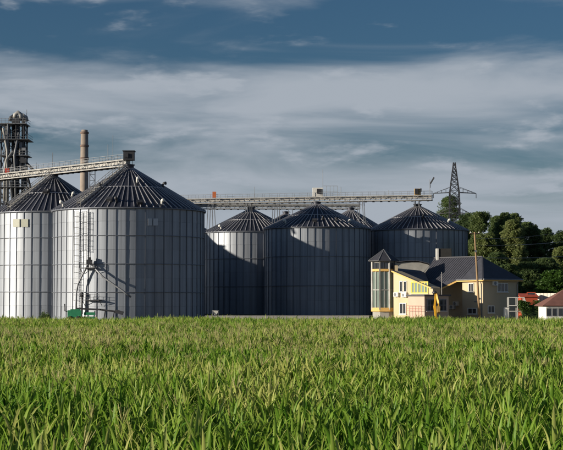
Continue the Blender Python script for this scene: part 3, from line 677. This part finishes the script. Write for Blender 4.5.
# yellow machine by the porch: stacked loader boom
yl = thing('backhoe_arm', (GX(436, 203.5), 203.5, 0), 'upright folded yellow excavator arm standing before the porch', 'excavator')
zt2 = P(436, 290.5, 203.5).z
MB().box((0, .5, .5), (1.7, 2.0, .5)).box((0, .9, .95), (1.2, 1.1, .5)).build('chassis', 'yellow', yl)
for x, y in ((-.85, -.2), (.85, -.2), (-.85, 1.2), (.85, 1.2)): MB().tube([(x - .14, y, .42), (x + .14, y, .42)], .42, 14).build('wheel', 'rubber', yl, True)
MB().bar((.05, .1, 1.0), (-.2, 0, 3.0), .3, .4).bar((-.2, 0, 2.9), (-.02, -.05, zt2 - .4), .24, .34).build('boom', 'yellow', yl)
MB().bar((.02, -.1, zt2 - .3), (.34, -.35, 3.3), .17, .25).bar((.34, -.35, 3.35), (.24, -.4, 2.7), .17, .22).build('dipper', 'yellow', yl)
MB().bar((.3, -.45, zt2 - .5), (.42, -.5, 3.0), .1, .1).bar((.1, -.2, 1.6), (.05, -.25, 3.1), .1, .1).build('hydraulic_ram', 'dark', yl)
MB().lathe([(.18, 0), (.34, .1), (.34, .25), (.15, .4)], 10, (-.2, -.02, zt2 - .45)).build('pivot_head', 'dark', yl)
MB().add([(.05, -.7, 2.9), (.5, -.7, 2.9), (.5, -.2, 3.0), (.05, -.2, 3.0), (.1, -.8, 2.2), (.45, -.8, 2.2), (.45, -.35, 2.0), (.1, -.35, 2.0)], [(0, 1, 2, 3), (7, 6, 5, 4), (0, 4, 5, 1), (1, 5, 6, 2), (2, 6, 7, 3), (3, 7, 4, 0)]).build('bucket', 'ochre', yl)

# white outside stair at the right end of the house
ws = thing('outside_stair', (GX(514, 209), 209, 0), 'white tubular metal stair frame at the right end of the yellow house', 'stair')
zt3 = P(514, 297.5, 209).z; m = MB()
for x in (-.75, .45, 1.45):
    for y in (0, 1.1): m.bar((x, y, 0), (x, y, zt3), .09)
for z in (zt3, zt3 - 1.1, zt3 - 1.9):
    for y in (0, 1.1): m.bar((-.75, y, z), (1.45, y, z), .09)
m.build('frame', 'white', ws)
MB().box((.35, .55, zt3 - 1.15), (2.1, 1.1, .06)).build('landing', 'grey', ws)
m = MB()
for y in (0, 1.1): m.bar((1.45, y, zt3 - .2), (3.4, y, .9), .08); m.bar((1.45, y, zt3 - 1.15), (3.0, y, 0), .1)
m.build('stair_rail', 'white', ws)
for i in range(7): MB().box((1.5 + i * .22, .55, (zt3 - 1.15) * (1 - i / 7) - .1), (.26, 1.0, .05)).build('tread', 'grey', ws)
wb = thing('white_cabinet', (GX(506.5, 206), 206, 0), 'small white utility cabinet standing in front of the house wall', 'cabinet')
zt4 = P(506.5, 307.5, 206).z
MB().box((0, .2, zt4 / 2), (.72, .4, zt4)).build('body', 'white', wb); MB().box((0, -.02, zt4 / 2 + .1), (.6, .03, zt4 - .5)).build('door', 'white', wb); MB().box((0, .2, zt4 + .03), (.8, .5, .06)).build('cap', 'grey', wb)

# ------------------------------------------------------------------ small things by the silos
ga = thing('grain_auger', (GX(75, 262), 262, 0), 'green machine with a long dark auger conveyor at the foot of the widest silo', 'machine')
zt5 = P(75, 309, 262).z
MB().box((0, 0, zt5 * .55), (2.4, 1.6, zt5 * .7)).box((.1, 0, zt5 * .93), (1.6, 1.2, .25)).box((2.2, 0, .55), (2.6, 1.1, .5)).box((2.6, -.1, zt5 * .62), (1.9, .9, .5)).build('body', 'green', ga)
for x in (-.7, .7): MB().tube([(x, -1.0, .45), (x, 1.0, .45)], .45, 14).build('wheel', 'rubber', ga, True)
MB().tube([(-1.3, -.3, zt5 * .8), (-1.7, -.3, zt5 * .85), (-1.75, -.3, zt5 + .9)], .1, 8).build('exhaust_pipe', 'dark', ga, True)
zz5 = P(120, 315, 262).z
MB().bar((.2, 0, zt5 + .1), (4.5, 0, zt5 - .1), .5, .3).bar((4.4, 0, zt5 - .1), (8.0, 0, zz5 + .5), .5, .3).build('auger_tube', 'dark', ga)
MB().bar((7.0, 0, zz5 + .7), (8.4, 0, zz5 + .3), .9, .6).build('auger_head', 'dark', ga)
m = MB()
for x in (1.6, 3.2, 5, 6.6): m.bar((x, -.3, 0), (x + .3, -.3, zt5 - .3), .1); m.bar((x, .3, 0), (x + .3, .3, zt5 - .3), .1)
m.build('auger_legs', 'dark', ga)
# white V shaped trough
for px, lab, s_ in ((215.5, 'small white V shaped hopper on legs at the foot of the shaded silos', 1.0), (157, 'small grey hopper at the foot of the widest silo, near its right side', .75)):
    hp = thing('feed_hopper', (GX(px, 270), 270, 0), lab, 'hopper', 'small hoppers'); zt6 = P(px, 310.5 + (1 - s_) * 4, 270).z
    MB().add([(-.6, -.4, zt6), (.6, -.4, zt6), (.6, .4, zt6), (-.6, .4, zt6), (-.15, -.15, zt6 - .8), (.15, -.15, zt6 - .8), (.15, .15, zt6 - .8), (-.15, .15, zt6 - .8)], [(4, 5, 6, 7), (0, 4, 7, 3), (1, 2, 6, 5), (0, 1, 5, 4), (2, 3, 7, 6)]).build('funnel', 'white' if s_ == 1 else 'grey', hp)
    m = MB()
    for x in (-.5, .5):
        for y in (-.35, .35): m.bar((x, y, 0), (x, y, zt6 - .02), .08)
    m.build('legs', 'grey', hp)
lw = thing('low_wall', (GX(205, 252), 252, 0), 'low pale concrete wall along the foot of the shaded silos', 'wall')
x1 = GX(369, 252) - GX(205, 252); zl_ = P(300, 316.0, 252).z
n_ = 16
pm_ = MB().box((x1 / n_ / 2, .1, zl_ / 2), (x1 / n_ - .04, .2, zl_)).mesh('panel', 'concrete')
for i in range(n_): link('panel', pm_, lw, (x1 / n_ * i, 0, 0))
MB().box((x1 / 2, .1, zl_ + .04), (x1, .28, .08)).build('coping', 'concrete', lw)

# ------------------------------------------------------------------ right edge: shed, red roof, white fence, hedge
ry = 236
rs = thing('red_shed', (GX(529.5, ry), ry, 0), 'low red metal shed beyond the hedge, right of the yellow house', 'shed')
za, zb_ = P(529, 301.5, ry).z, P(529, 296.5, ry).z
MB().box((0, 1.6, zb_ / 2), (2.6, 3.0, zb_)).build('wall', 'redroof', rs)
MB().slab([(-1.5, -.1, zb_ + .02), (1.5, -.1, zb_ + .02), (1.5, 3.3, zb_ + .5), (-1.5, 3.3, zb_ + .5)], .1).build('roof', 'redroof', rs)
zf = P(532, 292.5, ry).z; m = MB()
for x in (-.1, 1.2): m.bar((x, 1.6, zb_ + .2), (x, 1.6, zf), .1)
m.bar((-.1, 1.6, zf), (1.2, 1.6, zf), .12).build('frame', 'redroof', rs)
MB().box((.55, 1.62, (zb_ + zf) / 2 + .15), (1.15, .06, zf - zb_ - .35)).build('board', 'glass', rs)
wf = thing('white_fence', (GX(536.5, ry + 1.5), ry + 1.5, 0), 'white panel fence between the red shed and the brown roof', 'fence')
zf = P(545, 293.2, ry + 1.5).z; x1 = 5.6; n_ = 9; wf.location.y += 3; wf.rotation_euler = (0, 0, R_(-38))
M['fence'] = mat('white_fence_sheet', (.62, .58, .50), .6, 0, .1, (1, 1, .4), .1)
pm_ = MB().box((x1 / n_ / 2, 0, zf / 2), (x1 / n_ - .06, .06, zf)).mesh('panel', 'fence')
for i in range(n_):
    link('panel', pm_, wf, (x1 / n_ * i, 0, 0)); MB().box((x1 / n_ * i, .08, zf / 2), (.1, .1, zf)).build('post', 'grey', wf)
cy_ = 196; ct_ = thing('cottage', (GX(563, cy_), cy_, 0), 'low white cottage with a brown hipped roof at the right edge', 'house')
zv = P(560, 305.5, cy_).z; xl = GX(546.5, cy_) - GX(563, cy_); zr = P(563, 291.5, cy_ + 3).z
MB().box((xl / 2 + 3.5, 3.2, zv / 2), (7 - xl, 6, zv)).build('wall', 'white', ct_)
a_ = [V(xl - .5, -.1, zv), V(8, -.1, zv), V(8, 6.6, zv), V(xl - .5, 6.6, zv)]; b_ = [V(xl + 3.0, 3.2, zr + .4), V(5, 3.2, zr + .4)]
MB().slab([a_[0], a_[1], b_[1], b_[0]], .12).slab([a_[3], a_[0], b_[0]], .12).slab([a_[1], a_[2], b_[1]], .12).slab([a_[2], a_[3], b_[0], b_[1]], .12).build('roof', 'brownroof', ct_)
for i, px in enumerate((548.8, 554.5, 560.5, 567)):
    x = GX(px, cy_) - GX(563, cy_); c = V(x, .2, zv - .85)
    wd = MB().box(c, (.62, .1, 1.1)).build('window', 'pale', ct_); MB().box(c - V(0, .055, 0), (.48, .03, .95)).build('pane', 'glass', wd)

# ------------------------------------------------------------------ foliage
nr = np.random.default_rng(11)
def leaf_mesh(name, cen, nrm_bias, size, m_, tint):
    """one quad-ish leaf (a folded diamond) per centre"""
    n = len(cen); a = nr.normal(size=(n, 3)); a[:, 2] *= .7; a /= np.linalg.norm(a, axis=1)[:, None]
    b = nr.normal(size=(n, 3)) + nrm_bias; b = np.cross(a, b); b /= np.linalg.norm(b, axis=1)[:, None]
    s = (size * nr.uniform(.6, 1.3, n))[:, None]
    c = np.cross(a, b)
    v = np.stack([cen - a * s, cen + b * s * .45 + c * s * .12, cen + a * s, cen - b * s * .45 + c * s * .12], 1).reshape(-1, 3)
    me = bpy.data.meshes.new(name); me.vertices.add(4 * n); me.vertices.foreach_set('co', v.ravel())
    me.loops.add(4 * n); me.loops.foreach_set('vertex_index', np.arange(4 * n, dtype=np.int32))
    me.polygons.add(n); me.polygons.foreach_set('loop_start', np.arange(0, 4 * n, 4, dtype=np.int32)); me.polygons.foreach_set('loop_total', np.full(n, 4, np.int32))
    at = me.attributes.new('tint', 'FLOAT', 'POINT'); at.data.foreach_set('value', np.repeat(tint, 4).astype(np.float32))
    me.materials.append(M[m_]); me.update(calc_edges=True); me.validate(); return me
def tree(px, Y, ptop, halfw, label, kind='leaf_dark', name='tree', crown0=.2, nclump=60, per=210, leaf=.27, shape=1.0, group='trees behind the house'):
    H = P(px, ptop, Y).z; rx = halfw * 1.22 * Y / F; root = thing(name, (GX(px, Y), Y, 0), label, 'tree', group)
    tr_ = MB(); top = H * .86; lean = nr.normal(0, .02, 2)
    path = [V(lean[0] * z, lean[1] * z, z) for z in np.linspace(-.2, top, 7)]; r0 = max(.14, H * .016)
    tr_.tube(path, [r0 * (1.25 if i == 0 else 1 - .14 * i) for i in range(7)], 8)
    cs = []; z0 = H * crown0; nclump = int(nclump * 2.2)
    for i in range(nclump):
        f_ = nr.uniform(0, 1) ** .8; z = z0 + (H - z0) * f_ * .96
        env = (math.sin(math.pi * min(1, .16 + f_ * .84 * .94) ** shape)) ** .62; a = nr.uniform(0, 2 * math.pi); rr_ = rx * env * math.sqrt(nr.uniform(.12, 1)) * nr.uniform(.75, 1.08)
        cs.append((rr_ * math.cos(a), rr_ * math.sin(a), z, rx * nr.uniform(.16, .40)))
    for c in cs[::max(1, nclump // 16)]:
        zb3 = max(z0 * .7, c[2] - math.hypot(c[0], c[1]) * .8); st_ = V(lean[0] * zb3, lean[1] * zb3, min(zb3, top * .97))
        tr_.tube([st_, st_.lerp(V(*c[:3]), .55) + V(0, 0, .3), V(*c[:3])], [r0 * .34, r0 * .2, r0 * .08], 5)
    tr_.build('trunk', 'bark', root, True)
    pts = []; tn = []
    for c in cs:
        p = nr.normal(size=(per, 3)); p /= np.linalg.norm(p, axis=1)[:, None]; p *= (nr.uniform(0, 1, (per, 1)) ** .45)
        p *= np.array([c[3], c[3], c[3] * .72]); p += np.array(c[:3]); pts.append(p); tn.append(np.clip(nr.uniform(.2, .8) + nr.normal(0, .16, per), 0, 1))
    p = np.concatenate(pts); k = p[:, 2] < H; p = p[k]; t_ = np.concatenate(tn)[k]
    link('crown', leaf_mesh('crown', p, np.array([0, 0, .6]), leaf, kind, t_), root)
    return root
TR_ = [ # px, Y, top, halfwidth, label, kind, crown0, clumps, shape
 (450, 500, 193, 14, 'rounded olive green tree standing behind the power pylon', 'leaf_mid', .25, 60, .9),
 (468, 425, 212, 13, 'dark tree just right of the power pylon, beside the rightmost silo', 'leaf_dark', .15, 70, .9),
 (481, 400, 209.5, 13, 'tall dark tree behind the top of the wooden utility pole', 'leaf_mid', .15, 80, .9),
 (484, 352, 233, 15, 'shorter pale olive tree right beside the rightmost silo', 'leaf_light', .1, 70, 1.0),
 (496, 392, 214, 9, 'slim dark tree between the pole-top tree and the tall pale birch', 'leaf_dark', .12, 60, .9),
 (506, 372, 211, 12, 'tall dark tree crowding the left side of the pale birch', 'leaf_mid', .15, 80, .85),
 (514, 352, 218, 12, 'tall pale yellow green birch with drooping foliage', 'leaf_light', .12, 100, 1.0),
 (516, 400, 210.5, 10, 'tree whose narrow top rises above the pale birch', 'leaf_mid', .2, 60, .85),
 (530, 378, 221, 13, 'dark green tree just right of the pale birch', 'leaf_mid', .1, 80, .95),
 (545, 385, 227.5, 13, 'dark tree in the middle of the right skyline', 'leaf_dark', .1, 80, .95),
 (562, 372, 229, 12, 'dark tree cut by the right edge, on the skyline', 'leaf_mid', .1, 70, .95),
 (560, 340, 246, 10, 'lighter green lower tree at the right edge, under the skyline tree', 'leaf_light', .1, 60, .95),
 (527, 318, 262, 15, 'dark low tree behind the shaded right side of the house roof', 'leaf_dark', .05, 70, 1.0),
 (545, 320, 258, 15, 'dark low tree above the white panel fence', 'leaf_dark', .05, 70, 1.0),
 (507, 310, 264, 13, 'dark low tree hugging the right end of the slate roof', 'leaf_dark', .05, 60, 1.0),
 (497, 330, 252, 12, 'dark mid height tree behind the wooden pole wires', 'leaf_dark', .05, 60, 1.0),
]
for a in TR_: tree(a[0], a[1], a[2], a[3], a[4], a[5], crown0=a[6], nclump=a[7], shape=a[8])
tree(555, 252, 270, 15, 'round fresh green tree behind the white panel fence', 'leaf_fresh', 'tree', .12, 80, 150, .2, 1.0)
# hedge behind the stair
hy = 206; hd = thing('hedge', (GX(532, hy), hy, 0), 'clipped green hedge between the stair frame and the brown roofed cottage', 'hedge')
zh = P(533, 301.5, hy).z; n = 9000
p = nr.uniform(-1, 1, (n, 3)); p = np.sign(p) * np.abs(p) ** .5; p *= np.array([1.8, .8, zh / 2]); p[:, 2] += zh / 2 + nr.normal(0, .06, n) + .1 * np.sin(p[:, 0] * 3)
link('foliage', leaf_mesh('foliage', p, np.array([0, 0, .4]), .11, 'leaf_fresh', nr.uniform(.3, 1, n)), hd)
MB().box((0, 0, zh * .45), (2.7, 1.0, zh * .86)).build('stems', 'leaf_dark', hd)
# weedy shrubs at the foot of the silos
for px, Y, py, hw_, lab in ((44, 268, 307, 3.5, 'small dark shrub at the foot of the pale left silo'), (48, 264, 310, 2, 'low weed clump beside the small dark shrub'), (231, 262, 313, 3.5, 'low dry bush right of the white hopper')):
    sh = thing('shrub', (GX(px, Y), Y, 0), lab, 'shrub', 'shrubs by the silos'); zh = P(px, py, Y).z; n = 900
    p = nr.normal(0, .45, (n, 3)) * np.array([hw_ * Y / F * 1.3, .6, zh * .5]); p[:, 2] = np.abs(p[:, 2]) + .1; p[:, 2] = np.minimum(p[:, 2], zh * nr.uniform(.8, 1.05, n))
    link('foliage', leaf_mesh('foliage', p, np.array([0, 0, .4]), .16, 'leaf_mid', nr.uniform(0, .7, n)), sh)
    MB().tube([(0, 0, -.05), (.1, 0, zh * .8)], [.06, .02], 5).tube([(0, 0, .1), (-.4, .1, zh * .6)], [.04, .015], 5).build('stem', 'bark', sh)

# ------------------------------------------------------------------ corn
def blade(rr, Lf, Wf, el0, bend, twist):
    """leaf along +X from the origin, rising at el0 and bending over; returns verts, faces"""
    q = 6; p = V(0, 0, 0); e = el0; vs_ = []; st = Lf / q
    for i in range(q + 1):
        t = i / q; w = Wf * min(1, .45 + t * 2.6) * max(0.05, (1 - t) ** .55); tw_ = twist * t
        y = V(math.sin(e) * math.sin(tw_) * -1, math.cos(tw_), math.cos(e) * math.sin(tw_)); nrm_ = V(-math.sin(e), 0, math.cos(e))
        vs_ += [p + y * w / 2 + nrm_ * w * .22, p, p - y * w / 2 + nrm_ * w * .22]
        p = p + V(math.cos(e), 0, math.sin(e)) * st; e -= bend * (t * t * 2.0 + .18) / q * 1.6
    fs_ = []
    for i in range(q): fs_ += [(i * 3, i * 3 + 3, i * 3 + 4, i * 3 + 1), (i * 3 + 1, i * 3 + 4, i * 3 + 5, i * 3 + 2)]
    return vs_, fs_
def settint(me, vals):
    at = me.attributes.new('tint', 'FLOAT', 'POINT'); at.data.foreach_set('value', np.asarray(vals, np.float32))
cr_ = random.Random(5)
def leaf_params(f_):                                   # f_: 0 low on the stalk, 1 in the whorl
    Lf = cr_.uniform(.62, .88) * (1 - .28 * f_); Wf = cr_.uniform(.062, .098)
    el = R_(cr_.uniform(64, 76) + 11 * f_); bend = cr_.uniform(.3, 1.5) * (1.25 - .65 * f_)
    if cr_.random() < .16: bend += 1.2
    return Lf, Wf, el, bend, cr_.uniform(-.9, .9)
ST_H = 1.18
def tassel_mb(z):
    m = MB(); 
    for i in range(7):
        a = cr_.uniform(0, 6.28); t = cr_.uniform(.1, .5) if i else .04; l_ = cr_.uniform(.2, .32)
        m.tube([V(0, 0, z), V(math.cos(a) * t * l_, math.sin(a) * t * l_, z + l_ * .6), V(math.cos(a) * t * l_ * 1.7, math.sin(a) * t * l_ * 1.7, z + l_)], [.005, .008, .003], 4)
    return m
pc = bpy.data.collections.new('corn_prototypes')       # not linked to the scene: only instanced
for vi in range(10):
    vs_, fs_, tn, mi_ = [], [], [], []
    s = MB().tube([(0, 0, 0), (0, 0, ST_H * .6), (.01, 0, ST_H)], [.014, .012, .008], 5)
    vs_ += s.v; fs_ += s.f; tn += [.35] * len(s.v); mi_ += [0] * len(s.f)
    nl = cr_.randint(9, 11); a0 = cr_.uniform(0, 6.28)
    for i in range(nl):
        f_ = i / (nl - 1); lv, lf = blade(cr_, *leaf_params(f_)); a = a0 + math.pi * i + cr_.uniform(-.5, .5); z = ST_H * (.25 + .75 * f_)
        k = len(vs_); c_, s_ = math.cos(a), math.sin(a)
        vs_ += [(v.x * c_ - v.y * s_, v.x * s_ + v.y * c_, v.z + z) for v in lv]; fs_ += [tuple(j + k for j in f) for f in lf]
        t0 = cr_.uniform(.1, .75) + (.25 if cr_.random() < .12 else 0); tn += [t0 - .08 + .32 * (j // 3) / 6 + (.16 if j % 3 == 1 else 0) for j in range(len(lv))]; mi_ += [0] * len(lf)
    if vi >= 7:
        s = tassel_mb(ST_H + .22); s.tube([(0, 0, ST_H - .02), (0, 0, ST_H + .24)], .007, 4); k = len(vs_); vs_ += s.v; fs_ += [tuple(j + k for j in f) for f in s.f]; tn += [cr_.uniform(.2, .8)] * len(s.v); mi_ += [1] * len(s.f)
    me = bpy.data.meshes.new('corn_variant'); me.from_pydata(vs_, [], fs_); me.materials.append(M['corn']); me.materials.append(M['tassel'])
    me.polygons.foreach_set('material_index', mi_); me.polygons.foreach_set('use_smooth', [True] * len(fs_)); settint(me, tn); me.update()
    pc.objects.link(bpy.data.objects.new('corn_variant_%02d' % vi, me))
# plant positions in slightly crooked rows
RA = R_(63); ca, sa = math.cos(RA), math.sin(RA); XS = []
i_ = np.arange(-420, 420); j_ = np.arange(-1200, 1200)
u = (i_[:, None] * .72 + np.zeros(len(j_))[None, :]); v_ = (j_[None, :] * .25 + np.zeros(len(i_))[:, None])
u = u + nr.normal(0, .09, u.shape) + .12 * np.sin(v_ * .13 + i_[:, None]); v_ = v_ + nr.normal(0, .07, u.shape)
x = (v_ * ca - u * sa).ravel(); y = (v_ * sa + u * ca).ravel() + 100
half = y * (281.5 / F)
k = (y > 12) & (y < FIELD_END - .3 * np.sin(x * .7)) & (x > -half - 7) & (x < half + 4); x, y = x[k], y[k]
k = nr.uniform(0, 1, len(x)) > .06 + .22 * (np.sin(x * .9 + 2 * np.sin(y * .5)) * np.sin(y * .8 + x * .35) > .45); x, y = x[k], y[k]
def vis(x, y): return (np.abs(x) < y * 281.5 / F * .995) & (y > 19.0)
o_ = np.argsort(np.where(vis(x, y), y, 1e9)); near = o_[:300]; rest = o_[300:]
def hscale(x, y): return 1 + .08 * np.sin(x * .31 + 1) * np.sin(y * .17) + .03 * np.sin(x * .9 + y * .6)
sc_all = hscale(x, y) * nr.normal(1.31, .06, len(x)); rz_all = nr.uniform(0, 6.28, len(x)); tl = nr.normal(0, .06, (len(x), 2))
pt_ = .006 + .24 * np.exp(-((y - 84) / 26) ** 2)
var = np.where(nr.uniform(0, 1, len(x)) < pt_, nr.integers(7, 10, len(x)), nr.integers(0, 7, len(x)))
me = bpy.data.meshes.new('corn_field'); n = len(rest)
co = np.stack([x[rest], y[rest], np.full(n, .0)], 1); me.vertices.add(n); me.vertices.foreach_set('co', co.ravel())
a = me.attributes.new('rot', 'FLOAT_VECTOR', 'POINT'); a.data.foreach_set('vector', np.stack([tl[rest, 0], tl[rest, 1], rz_all[rest]], 1).astype(np.float32).ravel())
a = me.attributes.new('scl', 'FLOAT', 'POINT'); a.data.foreach_set('value', sc_all[rest].astype(np.float32))
a = me.attributes.new('variant', 'INT', 'POINT'); a.data.foreach_set('value', var[rest].astype(np.int32))
cf = link('corn_field', me); cf['kind'] = 'stuff'; tag(cf, 'dense field of green corn stretching from the foreground to the silos', 'corn')
ng = bpy.data.node_groups.new('corn_scatter', 'GeometryNodeTree')
ng.interface.new_socket('Geometry', in_out='INPUT', socket_type='NodeSocketGeometry'); ng.interface.new_socket('Geometry', in_out='OUTPUT', socket_type='NodeSocketGeometry')
gi = ng.nodes.new('NodeGroupInput'); go = ng.nodes.new('NodeGroupOutput'); iop = ng.nodes.new('GeometryNodeInstanceOnPoints'); ci = ng.nodes.new('GeometryNodeCollectionInfo')
ci.inputs['Collection'].default_value = pc; ci.inputs['Separate Children'].default_value = True; ci.inputs['Reset Children'].default_value = True
def na(nm, dt):
    q = ng.nodes.new('GeometryNodeInputNamedAttribute'); q.data_type = dt; q.inputs['Name'].default_value = nm; return q.outputs['Attribute']
e2r = ng.nodes.new('FunctionNodeEulerToRotation')
lk = ng.links.new
lk(gi.outputs[0], iop.inputs['Points']); lk(ci.outputs[0], iop.inputs['Instance']); iop.inputs['Pick Instance'].default_value = True
lk(na('variant', 'INT'), iop.inputs['Instance Index']); lk(na('rot', 'FLOAT_VECTOR'), e2r.inputs[0]); lk(e2r.outputs[0], iop.inputs['Rotation']); lk(na('scl', 'FLOAT'), iop.inputs['Scale'])
lk(iop.outputs[0], go.inputs[0])
md = cf.modifiers.new('scatter', 'NODES'); md.node_group = ng
# the nearest plants, one by one
stalk_me = MB().tube([(0, 0, 0), (0, 0, ST_H * .6), (.01, 0, ST_H)], [.014, .012, .008], 5).mesh('stalk', 'corn', True); settint(stalk_me, [.35] * len(stalk_me.vertices))
lib = [[], [], []]
for b_ in range(3):
    for i in range(8):
        lv, lf = blade(cr_, *leaf_params((b_ + .5) / 3)); m = MB().add(lv, lf).mesh('leaf', 'corn', True)
        t0 = cr_.uniform(.1, .75) + (.25 if cr_.random() < .15 else 0); settint(m, [t0 - .08 + .32 * (j // 3) / 6 + (.16 if j % 3 == 1 else 0) for j in range(len(lv))]); lib[b_].append(m)
tas = []
for i in range(3):
    m = tassel_mb(ST_H + .22).tube([(0, 0, ST_H - .02), (0, 0, ST_H + .24)], .007, 4).mesh('tassel', 'tassel'); settint(m, [.5] * len(m.vertices)); tas.append(m)
for k in near:
    r_ = thing('corn_plant', (x[k], y[k], 0), 'tall green corn plant in the nearest rows along the bottom edge of the picture', 'corn plant', 'corn plants nearest the camera')
    r_.rotation_euler = (tl[k, 0], tl[k, 1], rz_all[k]); r_.scale = (sc_all[k],) * 3
    link('stalk', stalk_me, r_); nl = 9
    for i in range(nl):
        f_ = i / (nl - 1); link('leaf', cr_.choice(lib[min(2, int(f_ * 3))]), r_, (0, 0, ST_H * (.25 + .75 * f_)), math.pi * i + cr_.uniform(-.5, .5))
    if var[k] >= 7: link('tassel', cr_.choice(tas), r_)
